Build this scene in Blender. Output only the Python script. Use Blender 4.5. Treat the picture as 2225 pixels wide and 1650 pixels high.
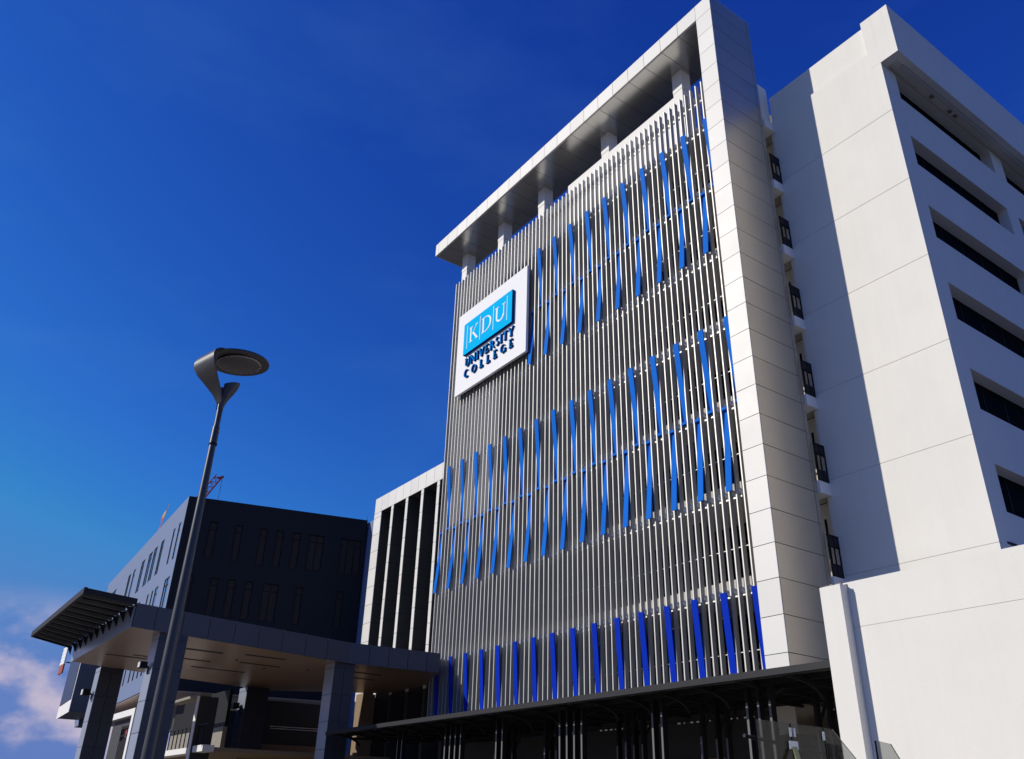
import bpy, math, random
from mathutils import Vector, Matrix
R = math.radians
random.seed(7)
scene = bpy.context.scene
for o in list(bpy.data.objects):
    bpy.data.objects.remove(o, do_unlink=True)

# Positions taken from image pixels, in units of 1.2 m scaled about the camera, 1.6 m above the ground.
S, EYE = 1.2, 1.6
def W(x, y, z): return Vector((x * S, y * S, z * S + EYE))
GROUND = -EYE / S

# ------------------------------------------------------------------ camera
cam = bpy.data.cameras.new('camera'); cam_o = bpy.data.objects.new('camera', cam)
scene.collection.objects.link(cam_o); scene.camera = cam_o
cam.sensor_fit = 'HORIZONTAL'; cam.sensor_width = 36.0
cam.lens = 1832.3 / 2225 * 36.0
cam.clip_start = 0.1; cam.clip_end = 6000
ya, pi_, ro = R(-55.1378), R(27.5808), R(1.7140)
fw = Vector((math.sin(ya) * math.cos(pi_), math.cos(ya) * math.cos(pi_), math.sin(pi_)))
rt = Vector((math.cos(ya), -math.sin(ya), 0)); up = rt.cross(fw)
r2 = math.cos(ro) * rt + math.sin(ro) * up; u2 = -math.sin(ro) * rt + math.cos(ro) * up
M = Matrix((r2, u2, -fw)).transposed().to_4x4(); M.translation = W(0, 0, 0)
cam_o.matrix_world = M

# ------------------------------------------------------------------ sky and sun
SUN_EL = R(29.0)
sx, sy = -0.53, -0.848                         # horizontal direction towards the sun
sun_dir = Vector((sx * math.cos(SUN_EL), sy * math.cos(SUN_EL), math.sin(SUN_EL)))
world = bpy.data.worlds.new('World'); scene.world = world; world.use_nodes = True
nt = world.node_tree; nt.nodes.clear()
def wn(t, **k):
    n = nt.nodes.new(t)
    for a, b in k.items(): setattr(n, a, b)
    return n
sky = wn('ShaderNodeTexSky', sky_type='NISHITA'); sky.sun_disc = False
sky.sun_elevation = SUN_EL; sky.sun_rotation = math.atan2(sx, sy)
sky.altitude = 0; sky.air_density = 1.0; sky.dust_density = 0.25; sky.ozone_density = 3.0
# deep, saturated afternoon blue: one response curve per channel, the same over the whole sky
spl = wn('ShaderNodeSeparateColor'); cmb = wn('ShaderNodeCombineColor')
nt.links.new(sky.outputs[0], spl.inputs[0])
for ch, (k_, g_) in enumerate(((0.156, 1.6), (0.38, 1.65), (1.72, 0.9))):
    pw = wn('ShaderNodeMath', operation='POWER'); pw.inputs[1].default_value = g_
    ml = wn('ShaderNodeMath', operation='MULTIPLY'); ml.inputs[1].default_value = k_
    mn = wn('ShaderNodeMath', operation='MINIMUM'); mn.inputs[1].default_value = (1.3, 2.7, 6.6)[ch]
    nt.links.new(spl.outputs[ch], pw.inputs[0]); nt.links.new(pw.outputs[0], ml.inputs[0]); nt.links.new(ml.outputs[0], mn.inputs[0]); nt.links.new(mn.outputs[0], cmb.inputs[ch])
# clouds: low cumulus all round the horizon, thin veils higher up
tc = wn('ShaderNodeTexCoord')
sep = wn('ShaderNodeSeparateXYZ'); nt.links.new(tc.outputs['Generated'], sep.inputs[0])
mp = wn('ShaderNodeMapping'); mp.inputs['Scale'].default_value = (1, 1, 1.7); mp.inputs['Location'].default_value = (2.2, 0.9, 0.032)
nt.links.new(tc.outputs['Generated'], mp.inputs[0])
n1 = wn('ShaderNodeTexNoise'); n1.inputs['Scale'].default_value = 6.0; n1.inputs['Detail'].default_value = 9; n1.inputs['Roughness'].default_value = 0.52
nt.links.new(mp.outputs[0], n1.inputs['Vector'])
rmp = wn('ShaderNodeMapRange'); rmp.inputs[1].default_value = 0.465; rmp.inputs[2].default_value = 0.60; rmp.interpolation_type = 'SMOOTHSTEP'
nt.links.new(n1.outputs[0], rmp.inputs[0])
low = wn('ShaderNodeMapRange'); low.inputs[1].default_value = 0.205; low.inputs[2].default_value = 0.13; low.interpolation_type = 'SMOOTHSTEP'
nt.links.new(sep.outputs[2], low.inputs[0])
cmask = wn('ShaderNodeMath', operation='MULTIPLY'); nt.links.new(rmp.outputs[0], cmask.inputs[0]); nt.links.new(low.outputs[0], cmask.inputs[1])
mp2 = wn('ShaderNodeMapping'); mp2.inputs['Scale'].default_value = (1.2, 1.2, 4.0); nt.links.new(tc.outputs['Generated'], mp2.inputs[0])
n2 = wn('ShaderNodeTexNoise'); n2.inputs['Scale'].default_value = 2.2; n2.inputs['Detail'].default_value = 6; n2.inputs['Roughness'].default_value = 0.55
nt.links.new(mp2.outputs[0], n2.inputs['Vector'])
veil = wn('ShaderNodeMapRange'); veil.inputs[1].default_value = 0.48; veil.inputs[2].default_value = 0.80; veil.inputs[4].default_value = 0.12
nt.links.new(n2.outputs[0], veil.inputs[0])
mix1 = wn('ShaderNodeMix', data_type='RGBA'); mix1.inputs[7].default_value = (1.2, 3.2, 6.8, 1)
nt.links.new(veil.outputs[0], mix1.inputs[0]); nt.links.new(cmb.outputs[0], mix1.inputs[6])
hz = wn('ShaderNodeMapRange'); hz.inputs[1].default_value = 0.30; hz.inputs[2].default_value = 0.02; hz.inputs[4].default_value = 0.92; hz.interpolation_type = 'SMOOTHSTEP'
nt.links.new(sep.outputs[2], hz.inputs[0])
mixh = wn('ShaderNodeMix', data_type='RGBA'); mixh.inputs[7].default_value = (1.35, 2.25, 5.6, 1)
nt.links.new(hz.outputs[0], mixh.inputs[0]); nt.links.new(mix1.outputs[2], mixh.inputs[6])
mix2 = wn('ShaderNodeMix', data_type='RGBA'); mix2.inputs[7].default_value = (6.0, 5.35, 6.8, 1)
nt.links.new(cmask.outputs[0], mix2.inputs[0]); nt.links.new(mixh.outputs[2], mix2.inputs[6])
bg = wn('ShaderNodeBackground'); bg.inputs['Strength'].default_value = 0.09
wo = wn('ShaderNodeOutputWorld')
nt.links.new(mix2.outputs[2], bg.inputs['Color']); nt.links.new(bg.outputs[0], wo.inputs['Surface'])

sun = bpy.data.lights.new('sun', 'SUN'); sun.energy = 3.9; sun.angle = R(0.53); sun.color = (1.0, 0.935, 0.82)
sun_o = bpy.data.objects.new('sun', sun); scene.collection.objects.link(sun_o)
sun_o.location = (-30, -60, 60); sun_o.rotation_euler = sun_dir.to_track_quat('Z', 'Y').to_euler()

vs = scene.view_settings
vs.view_transform = 'Standard'; vs.look = 'None'; vs.gamma = 1; vs.exposure = 0; vs.use_curve_mapping = False

# ------------------------------------------------------------------ materials
MATS = {}
def mat(name, col, rough=0.6, metal=0.0, vary=0.0, noise=0.0, nscale=3.0, bump=0.0, bscale=40.0, spec=0.5, streak=0.0):
    m = bpy.data.materials.new(name); m.use_nodes = True; t = m.node_tree
    b = t.nodes['Principled BSDF']
    b.inputs['Roughness'].default_value = rough; b.inputs['Metallic'].default_value = metal
    b.inputs['Specular IOR Level'].default_value = spec
    c = t.nodes.new('ShaderNodeRGB'); c.outputs[0].default_value = (*col, 1); out = c.outputs[0]
    geo = t.nodes.new('ShaderNodeNewGeometry')
    def scaled(fac, lo, hi, cur):
        mr = t.nodes.new('ShaderNodeMapRange'); mr.inputs[3].default_value = lo; mr.inputs[4].default_value = hi
        t.links.new(fac, mr.inputs[0])
        mx = t.nodes.new('ShaderNodeMix'); mx.data_type = 'RGBA'; mx.blend_type = 'MULTIPLY'; mx.inputs[0].default_value = 1
        t.links.new(cur, mx.inputs[6]); t.links.new(mr.outputs[0], mx.inputs[7]); return mx.outputs[2]
    if vary:
        oi = t.nodes.new('ShaderNodeObjectInfo'); out = scaled(oi.outputs['Random'], 1 - vary, 1.0, out)
    if noise:
        nz = t.nodes.new('ShaderNodeTexNoise'); nz.inputs['Scale'].default_value = nscale; nz.inputs['Detail'].default_value = 8; nz.inputs['Roughness'].default_value = 0.62
        t.links.new(geo.outputs['Position'], nz.inputs['Vector']); out = scaled(nz.outputs[0], 1 - noise, 1 + noise * 0.4, out)
        rr = t.nodes.new('ShaderNodeMapRange'); rr.inputs[3].default_value = max(0.03, rough - 0.08); rr.inputs[4].default_value = min(1, rough + 0.08)
        t.links.new(nz.outputs[0], rr.inputs[0]); t.links.new(rr.outputs[0], b.inputs['Roughness'])
    if streak:
        mp = t.nodes.new('ShaderNodeMapping'); mp.inputs['Scale'].default_value = (2.5, 2.5, 0.16); t.links.new(geo.outputs['Position'], mp.inputs[0])
        ns = t.nodes.new('ShaderNodeTexNoise'); ns.inputs['Scale'].default_value = 1.6; ns.inputs['Detail'].default_value = 6
        t.links.new(mp.outputs[0], ns.inputs['Vector']); out = scaled(ns.outputs[0], 1 - streak, 1 + streak * 0.3, out)
    t.links.new(out, b.inputs['Base Color'])
    if bump:
        nb = t.nodes.new('ShaderNodeTexNoise'); nb.inputs['Scale'].default_value = bscale; nb.inputs['Detail'].default_value = 5
        t.links.new(geo.outputs['Position'], nb.inputs['Vector'])
        bp = t.nodes.new('ShaderNodeBump'); bp.inputs['Strength'].default_value = bump; bp.inputs['Distance'].default_value = 0.02
        t.links.new(nb.outputs[0], bp.inputs['Height']); t.links.new(bp.outputs[0], b.inputs['Normal'])
    MATS[name] = m; return m
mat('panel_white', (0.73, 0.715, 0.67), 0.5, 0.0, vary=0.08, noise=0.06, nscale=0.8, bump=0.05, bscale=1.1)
mat('panel_side', (0.56, 0.50, 0.40), 0.36, 0.70, vary=0.07, noise=0.05, nscale=0.8, bump=0.05, bscale=1.1)  # same cladding as the front; shade and warm bounce put into the colour
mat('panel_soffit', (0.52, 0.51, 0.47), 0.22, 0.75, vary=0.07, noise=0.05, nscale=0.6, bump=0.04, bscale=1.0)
mat('joint', (0.05, 0.05, 0.05), 0.9)
mat('render_white', (0.80, 0.78, 0.72), 0.85, noise=0.10, nscale=0.45, bump=0.15, bscale=18, streak=0.05, spec=0.2)
mat('render_groove', (0.60, 0.59, 0.57), 0.9)
mat('fin', (0.48, 0.48, 0.475), 0.54, 0.55, vary=0.09, noise=0.08, nscale=1.5)
mat('blue_bright', (0.002, 0.150, 0.66), 0.6, spec=0.04, noise=0.16, nscale=2.5, vary=0.10)
mat('blue_deep', (0.001, 0.030, 0.46), 0.6, spec=0.04, noise=0.12, nscale=2.5, vary=0.10)
mat('steel_light', (0.75, 0.75, 0.74), 0.45, 0.2)
mat('metal_dark', (0.026, 0.026, 0.030), 0.6, 0.0, noise=0.15, spec=0.2)
mat('metal_black', (0.012, 0.012, 0.013), 0.6, spec=0.15)
mat('post_grey', (0.15, 0.15, 0.16), 0.6, spec=0.2)
mat('roof_sheet', (0.42, 0.42, 0.41), 0.55, noise=0.1)
mat('glass_dark', (0.010, 0.011, 0.014), 0.2, 0.0, spec=0.07)
mat('glass_block', (0.011, 0.012, 0.017), 0.3, spec=0.0)
mat('wall_dark', (0.035, 0.035, 0.037), 0.6, noise=0.15)
mat('concrete', (0.50, 0.48, 0.44), 0.85, noise=0.22, nscale=1.5, bump=0.2)
mat('beige_wall', (0.82, 0.77, 0.67), 0.8, noise=0.1)
mat('sign_white', (0.86, 0.86, 0.87), 0.7, noise=0.02, spec=0.1)
mat('sign_cyan', (0.008, 0.47, 0.86), 0.8, spec=0.0)
mat('sign_navy', (0.004, 0.03, 0.16), 0.8, spec=0.0)
mat('letter_blue', (0.006, 0.20, 0.60), 0.8, spec=0.0)
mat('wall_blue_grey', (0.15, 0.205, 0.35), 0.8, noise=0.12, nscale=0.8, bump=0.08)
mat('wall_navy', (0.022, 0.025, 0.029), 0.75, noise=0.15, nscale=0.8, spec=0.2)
mat('glass_blue', (0.55, 0.60, 0.68), 0.08, 0.9)
mat('glass_brown', (0.042, 0.035, 0.031), 0.5, spec=0.1)
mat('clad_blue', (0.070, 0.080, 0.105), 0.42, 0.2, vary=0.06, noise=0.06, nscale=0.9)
mat('soffit_warm', (0.42, 0.295, 0.22), 0.34, 0.25)
mat('panel_shaded', (0.075, 0.072, 0.066), 0.4, 0.2, vary=0.08)  # the annex's white panels where they turn from the sun, shade painted in
mat('clad_sunlit', (0.36, 0.40, 0.46), 0.34, 0.35, vary=0.05, noise=0.06, nscale=0.9)  # sunlit copy of the column cladding, light put into the colour
mat('clad_shaded', (0.042, 0.048, 0.064), 0.42, 0.15, vary=0.08, noise=0.06, nscale=0.9)  # shaded copy of the column cladding, shade put into the colour
mat('slot_dark', (0.05, 0.045, 0.04), 0.7)
mat('tan', (0.26, 0.18, 0.11), 0.7, noise=0.1)
mat('white_paint', (0.8, 0.79, 0.77), 0.7, noise=0.06)
mat('lamp_grey', (0.055, 0.055, 0.062), 0.4, 0.3, noise=0.1, nscale=6)
mat('lamp_lens', (0.50, 0.47, 0.45), 0.5)
mat('crane_red', (0.60, 0.10, 0.06), 0.6, spec=0.2)
mat('flag_red', (0.5, 0.05, 0.06), 0.7); mat('flag_yellow', (0.60, 0.34, 0.12), 0.7); mat('flag_purple', (0.16, 0.05, 0.22), 0.7)
mat('sign_red', (0.35, 0.06, 0.025), 0.6)
mat('yellow_strip', (0.7, 0.6, 0.2), 0.6)
mat('paving', (0.055, 0.052, 0.048), 0.85, noise=0.25, nscale=0.7, bump=0.2)
mat('plaza_paving', (0.27, 0.24, 0.20), 0.85, noise=0.25, nscale=0.7)
mat('grime_shade', (0.28, 0.26, 0.22), 0.9, noise=0.3)  # dirt and dull grey; on the mezzanine head beam it is painted shade
def glass_mat():
    m = bpy.data.materials.new('glass_clear'); m.use_nodes = True; b = m.node_tree.nodes['Principled BSDF']
    b.inputs['Base Color'].default_value = (0.40, 0.42, 0.42, 1); b.inputs['Roughness'].default_value = 0.03
    b.inputs['Transmission Weight'].default_value = 1.0; b.inputs['IOR'].default_value = 1.25
    MATS['glass_clear'] = m
glass_mat()

# ------------------------------------------------------------------ mesh helpers
col = scene.collection
WL = {}                                          # world location of every object made
def root(name, p, label, cat, group=None, kind=None):
    o = bpy.data.objects.new(name, None); o.empty_display_size = 0.3; col.objects.link(o)
    o.location = W(*p); WL[o.name] = W(*p); tag(o, label, cat, group, kind); return o
def tag(o, label=None, cat=None, group=None, kind=None):
    if label: o['label'] = label
    if cat: o['category'] = cat
    if group: o['group'] = group
    if kind: o['kind'] = kind
    return o
def place(o, parent, wloc):
    col.objects.link(o); WL[o.name] = wloc.copy()
    if parent is not None:
        o.parent = parent; o.location = wloc - WL[parent.name]
    else: o.location = wloc
    return o
class MB:
    def __init__(s): s.v = []; s.f = []; s.sm = False
    def poly(s, pts, faces):
        n = len(s.v); s.v += [tuple(p) for p in pts]; s.f += [tuple(i + n for i in f) for f in faces]; return s
    def quad(s, a, b, c, d): return s.poly([a, b, c, d], [(0, 1, 2, 3)])
    def box(s, x0, x1, y0, y1, z0, z1):
        return s.poly([(x0, y0, z0), (x1, y0, z0), (x1, y1, z0), (x0, y1, z0), (x0, y0, z1), (x1, y0, z1), (x1, y1, z1), (x0, y1, z1)],
                      [(3, 2, 1, 0), (4, 5, 6, 7), (0, 1, 5, 4), (1, 2, 6, 5), (2, 3, 7, 6), (3, 0, 4, 7)])
    def hexa(s, lo, hi):                          # two matching quads
        return s.poly(list(lo) + list(hi), [(3, 2, 1, 0), (4, 5, 6, 7), (0, 1, 5, 4), (1, 2, 6, 5), (2, 3, 7, 6), (3, 0, 4, 7)])
    def prism(s, pts, ext):                       # planar polygon pts extruded by vector ext
        n = len(pts); e = Vector(ext)
        return s.poly([tuple(p) for p in pts] + [tuple(Vector(p) + e) for p in pts],
                      [tuple(range(n))[::-1], tuple(range(n, 2 * n))] + [(i, (i + 1) % n, (i + 1) % n + n, i + n) for i in range(n)])
    def slab(s, poly, z0, z1):                    # plan polygon, ccw from above
        return s.prism([(x, y, z0) for x, y in poly], (0, 0, z1 - z0))
    def bar(s, a, b, w, h=None, upv=(0, 0, 1)):
        a, b = Vector(a), Vector(b); h = h or w; d = (b - a).normalized(); u = Vector(upv)
        if abs(d.dot(u)) > 0.98: u = Vector((0, 1, 0))
        x = d.cross(u).normalized() * w / 2; y = x.cross(d).normalized() * h / 2
        return s.hexa([a - x - y, a + x - y, a + x + y, a - x + y], [b - x - y, b + x - y, b + x + y, b - x + y])
    def tube(s, pts, rad, n=12, cap=True):
        s.sm = True; rings = []; pts = [Vector(p) for p in pts]
        rad = rad if isinstance(rad, (list, tuple)) else [rad] * len(pts)
        for i, p in enumerate(pts):
            d = (pts[min(i + 1, len(pts) - 1)] - pts[max(i - 1, 0)]).normalized()
            u = Vector((1, 0, 0)) if abs(d.x) < 0.9 else Vector((0, 1, 0))
            x = d.cross(u).normalized(); y = d.cross(x)
            rings.append([p + (x * math.cos(2 * math.pi * k / n) + y * math.sin(2 * math.pi * k / n)) * rad[i] for k in range(n)])
        base = len(s.v); s.v += [tuple(p) for r in rings for p in r]
        for i in range(len(pts) - 1):
            for k in range(n):
                s.f.append((base + i * n + k, base + i * n + (k + 1) % n, base + (i + 1) * n + (k + 1) % n, base + (i + 1) * n + k))
        if cap: s.f.append(tuple(base + k for k in range(n))[::-1]); s.f.append(tuple(base + (len(pts) - 1) * n + k for k in range(n)))
        return s
    def build(s, name, m, parent=None, kind=None):
        pts = [W(*p) for p in s.v]
        lo = Vector((min(p.x for p in pts), min(p.y for p in pts), min(p.z for p in pts)))
        hi = Vector((max(p.x for p in pts), max(p.y for p in pts), max(p.z for p in pts)))
        c = (lo + hi) / 2
        if parent is None: c.z = lo.z
        me = bpy.data.meshes.new(name); me.from_pydata([tuple(p - c) for p in pts], [], s.f); me.update()
        me.materials.append(MATS[m])
        if s.sm:
            me.polygons.foreach_set('use_smooth', [True] * len(me.polygons))
            try: me.set_sharp_from_angle(angle=R(40))
            except Exception: pass
        o = place(bpy.data.objects.new(name, me), parent, c)
        if kind: o['kind'] = kind
        return o
def box(name, m, parent, x0, x1, y0, y1, z0, z1): return MB().box(x0, x1, y0, y1, z0, z1).build(name, m, parent)
_boxes = {}
def sbox(name, m, parent, x0, x1, y0, y1, z0, z1, bev=0.0):
    """box that shares its mesh with every box of the same size and material"""
    k = (name, m, round(x1 - x0, 4), round(y1 - y0, 4), round(z1 - z0, 4))
    if k not in _boxes:
        o = box(name, m, parent, x0, x1, y0, y1, z0, z1); _boxes[k] = o.data; return o
    o = place(bpy.data.objects.new(name, _boxes[k]), parent, (W(x0, y0, z0) + W(x1, y1, z1)) / 2)
    if name == 'fin': o.rotation_euler.z = R(random.uniform(-1.0, 1.0))          # fixed by hand: never quite true
    elif name.endswith('panel'): o.rotation_euler = [R(random.uniform(-0.14, 0.14)) for _ in range(3)]
    return o
def copy_to(o, parent, dx, dy, dz):
    c = o.copy(); c.parent = None
    return place(c, parent, WL[o.name] + Vector((dx, dy, dz)) * S)

def wall_openings(name, m, parent, p0, d, n, s0, s1, z0, z1, rects, depth, thick=0.3):
    """vertical wall sheet in plane through p0 along d facing n, with reveals `depth` deep round every opening"""
    d = Vector((*d, 0)); n = Vector((*n, 0)); p0 = Vector((p0[0], p0[1], 0))
    P = lambda s, z, b=0.0: tuple(p0 + d * s - n * b + Vector((0, 0, z)))
    ss = sorted({s0, s1} | {r[0] for r in rects} | {r[1] for r in rects}); zs = sorted({z0, z1} | {r[2] for r in rects} | {r[3] for r in rects})
    b = MB()
    for i in range(len(ss) - 1):
        for j in range(len(zs) - 1):
            cs, cz = (ss[i] + ss[i + 1]) / 2, (zs[j] + zs[j + 1]) / 2
            if any(r[0] < cs < r[1] and r[2] < cz < r[3] for r in rects): continue
            b.quad(P(ss[i], zs[j]), P(ss[i + 1], zs[j]), P(ss[i + 1], zs[j + 1]), P(ss[i], zs[j + 1]))
    for a, c, e, f in rects:
        b.quad(P(a, e), P(a, e, depth), P(c, e, depth), P(c, e)); b.quad(P(a, f, depth), P(a, f), P(c, f), P(c, f, depth))
        b.quad(P(a, e, depth), P(a, e), P(a, f), P(a, f, depth)); b.quad(P(c, e), P(c, e, depth), P(c, f, depth), P(c, f))
    t = thick
    b.quad(P(s0, z1), P(s1, z1), P(s1, z1, t), P(s0, z1, t)); b.quad(P(s0, z0, t), P(s1, z0, t), P(s1, z0), P(s0, z0))
    b.quad(P(s0, z0, t), P(s0, z0), P(s0, z1), P(s0, z1, t)); b.quad(P(s1, z0), P(s1, z0, t), P(s1, z1, t), P(s1, z1))
    return b.build(name, m, parent)
def window(parent, p0, d, n, a, c, e, f, depth, mframe, mglass, cols=1, transom=None, fw_=0.045):
    """window frame (part) with its panes as sub-parts, set `depth` behind the wall plane"""
    d = Vector((*d, 0)); n = Vector((*n, 0)); p0 = Vector((p0[0], p0[1], 0))
    P = lambda s, z, b: p0 + d * s - n * b + Vector((0, 0, z))
    b = MB(); t = 0.06
    def brick(s0, s1, z0, z1, b0, b1, mb):
        mb.hexa([P(s0, z0, b1), P(s1, z0, b1), P(s1, z0, b0), P(s0, z0, b0)], [P(s0, z1, b1), P(s1, z1, b1), P(s1, z1, b0), P(s0, z1, b0)])
    brick(a, a + fw_, e, f, depth - t, depth, b); brick(c - fw_, c, e, f, depth - t, depth, b)
    brick(a + fw_, c - fw_, e, e + fw_, depth - t, depth, b); brick(a + fw_, c - fw_, f - fw_, f, depth - t, depth, b)
    xs = [a + (c - a) * k / cols for k in range(cols + 1)]
    for x in xs[1:-1]: brick(x - fw_ / 2, x + fw_ / 2, e + fw_, f - fw_, depth - t + 0.004, depth, b)
    zs = [e, f] if transom is None else [e, transom, f]
    if transom is not None:
        for k in range(cols): brick(xs[k] + fw_, xs[k + 1] - fw_, transom - fw_ / 2, transom + fw_ / 2, depth - t + 0.008, depth, b)
    o = b.build('window', mframe, parent)
    for k in range(cols):
        for j in range(len(zs) - 1):
            g = MB(); brick(xs[k] + 0.01, xs[k + 1] - 0.01, zs[j] + 0.01, zs[j + 1] - 0.01, depth - 0.03, depth - 0.012, g)
            g.build('pane', mglass, o)
    return o

# ================================================================== ground
g = MB().quad((-1500, -1500, GROUND), (1500, -1500, GROUND), (1500, 1500, GROUND), (-1500, 1500, GROUND)).build('ground', 'paving')
tag(g, kind='structure')

pz = MB().box(-60, -8, -6, 23, GROUND, GROUND + 0.0035).build('plaza', 'plaza_paving'); tag(pz, kind='structure')  # unseen pale paving, added to bounce sunlight up under the roofs
# ================================================================== main building
FY = 20.30                                        # front edges of the fins
main = root('main_building', (-26, 22, GROUND), 'tall building with white louvre screen, blue blades and big white frame', 'building')
G = 0.010                                         # half width of a panel joint
# --- pillar of the frame
box('pillar_core', 'joint', main, -15.885, -15.115, 20.015, 22.46, GROUND, 30.985)
zj = [2.2] + [4.28 + 1.035 * k for k in range(-1, 26)] + [31.0]
for a, b in zip(zj[:-1], zj[1:]):
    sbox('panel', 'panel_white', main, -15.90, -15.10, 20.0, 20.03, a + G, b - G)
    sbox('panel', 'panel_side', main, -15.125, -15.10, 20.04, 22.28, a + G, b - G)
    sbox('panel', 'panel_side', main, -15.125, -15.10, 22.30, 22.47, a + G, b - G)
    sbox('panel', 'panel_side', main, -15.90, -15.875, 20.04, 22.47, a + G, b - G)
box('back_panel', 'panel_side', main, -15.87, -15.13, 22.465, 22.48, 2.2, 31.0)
# --- canopy of the frame
xj = [-15.905 - 1.05 * k for k in range(21)] + [-37.22]
box('canopy_core', 'joint', main, -37.20, -15.91, 20.015, 22.49, 30.215, 30.985)
for a, b in zip(xj[1:], xj[:-1]):
    sbox('fascia_panel', 'panel_white', main, a + G, b - G, 20.0, 20.03, 30.20, 31.0)
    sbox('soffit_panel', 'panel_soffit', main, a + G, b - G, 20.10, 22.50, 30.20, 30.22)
    sbox('soffit_edge', 'panel_white', main, a + G, b - G, 20.035, 20.085, 30.19, 30.215)
box('end_panel', 'panel_white', main, -37.23, -37.205, 20.0, 22.5, 30.2, 31.0)
box('canopy_top', 'panel_white', main, -37.2, -15.1, 20.0, 22.5, 30.99, 31.01)
for x in (-36.30, -32.50, -28.73, -23.59, -18.70):
    o = box('column', 'white_paint', main, x, x + 0.53, 21.40, 21.95, 24.5, 29.06)
    box('capital', 'white_paint', o, x - 0.012, x + 0.542, 21.388, 21.962, 29.08, 30.205)
box('parapet', 'white_paint', main, -26.21, -18.19, 21.405, 21.60, 25.05, 28.90)
box('low_parapet', 'white_paint', main, -34.45, -26.3, 20.505, 20.56, 25.1, 26.92)
box('core_wall', 'white_paint', main, -34.45, -30.15, 20.505, 20.56, 12.55, 25.04)
box('end_wall', 'render_white', main, -15.40, -15.13, 22.485, 23.055, 25.4, 27.42)
# --- storeys behind the screen
FLO = [6.36, 9.44, 12.52, 15.62, 18.71, 21.81, 24.95]
box('building_core', 'wall_dark', main, -34.5, -15.2, 23.62, 38, GROUND, 26.6)
for z in FLO:
    box('walkway_slab', 'concrete', main, -34.55, -16.0, 20.78, 23.10, z + 0.02, z + 0.47)
    box('slab_end', 'white_paint', main, -15.93, -15.0, 22.485, 23.055, z + 0.02, z + 0.42)
    box('lobby_slab', 'concrete', main, -16.97, -15.2, 23.105, 23.495, z + 0.03, z + 0.42)
FL2 = [3.2] + FLO
for z, zn in zip(FL2[:-1], FL2[1:]):
    for k in range(12):                           # dark glazing bays with mullions
        x1 = -17.0 - k * 1.47; x0 = x1 - 1.47
        o = box('window_bay', 'metal_black', main, x0, x1, 23.16, 23.30, z + 0.48, zn + 0.01)
        sbox('pane', 'glass_dark', o, x0 + 0.04, x1 - 0.04, 23.14, 23.155, z + 0.95, zn - 0.15)
    box('wall_panel', 'beige_wall', main, -16.98, -15.2, 23.50, 23.60, z + 0.43, zn + 0.01)
    box('end_cheek', 'beige_wall', main, -15.19, -15.14, 23.07, 23.60, z + 0.43, zn + 0.01)
    box('slot_window', 'glass_dark', main, -15.70, -15.62, 23.485, 23.497, z + 0.5, zn - 0.5)
    for x in (-20.1, -24.5, -28.9, -33.3): box('screen_column', 'wall_dark', main, x, x + 0.5, 21.9, 22.5, z + 0.48, zn + 0.015)
    MB().tube([(-34.5, 20.84, z + 1.45), (-16.0, 20.84, z + 1.45)], 0.018, 6).build('handrail', 'steel_light', main)
# --- balcony railings at the end of the walkways
for z in FLO[:-1]:
    zz = z + 0.42; X = -15.03
    rl = MB().box(X - 0.02, X + 0.02, 22.49, 23.05, zz + 1.28, zz + 1.33).box(X - 0.021, X + 0.021, 22.49, 23.05, zz + 0.93, zz + 0.98)
    for y in (22.50, 22.76, 23.01): rl.box(X - 0.019, X + 0.019, y, y + 0.035, zz + 0.005, zz + 1.279)
    rl = rl.build('balcony_railing', 'metal_black', main)
    box('kick_panel', 'metal_dark', rl, X - 0.012, X + 0.012, 22.49, 23.05, zz + 0.01, zz + 0.42)
    box('top_panel', 'metal_dark', rl, X - 0.011, X + 0.011, 22.49, 23.05, zz + 1.0, zz + 1.27)
# --- vertical fins
FS = 0.302; FX = [-16.28 - FS * i for i in range(63)]
FT, FD = 0.046, 0.185
for x in FX: sbox('fin', 'fin', main, x, x + FT, FY, FY + FD, 3.35, 27.10)
# --- rails and brackets that carry them
for z in FLO + [27.0 - 0.42]:
    zr = z - 0.10
    b = MB()
    for dz in (0.0, 0.20):
        b.box(-34.95, -15.95, FY + 0.30, FY + 0.36, zr + dz - 0.025, zr + dz + 0.025)
    b.build('screen_rail', 'steel_light', main)
    b = MB()
    for x in FX:
        for dz in (0.03, 0.17):
            b.box(x + FT + 0.002, x + FT + 0.075, FY + FD - 0.06, FY + 0.345, zr + dz - 0.02, zr + dz + 0.02)
        b.box(x + FT + 0.002, x + FT + 0.03, FY + FD - 0.09, FY + 0.30, zr + 0.05, zr + 0.15)
        b.box(x + 0.12, x + 0.19, FY + 0.36, 20.78, zr + 0.07, zr + 0.13)
    b.build('brackets', 'steel_light', main, kind='stuff')
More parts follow.
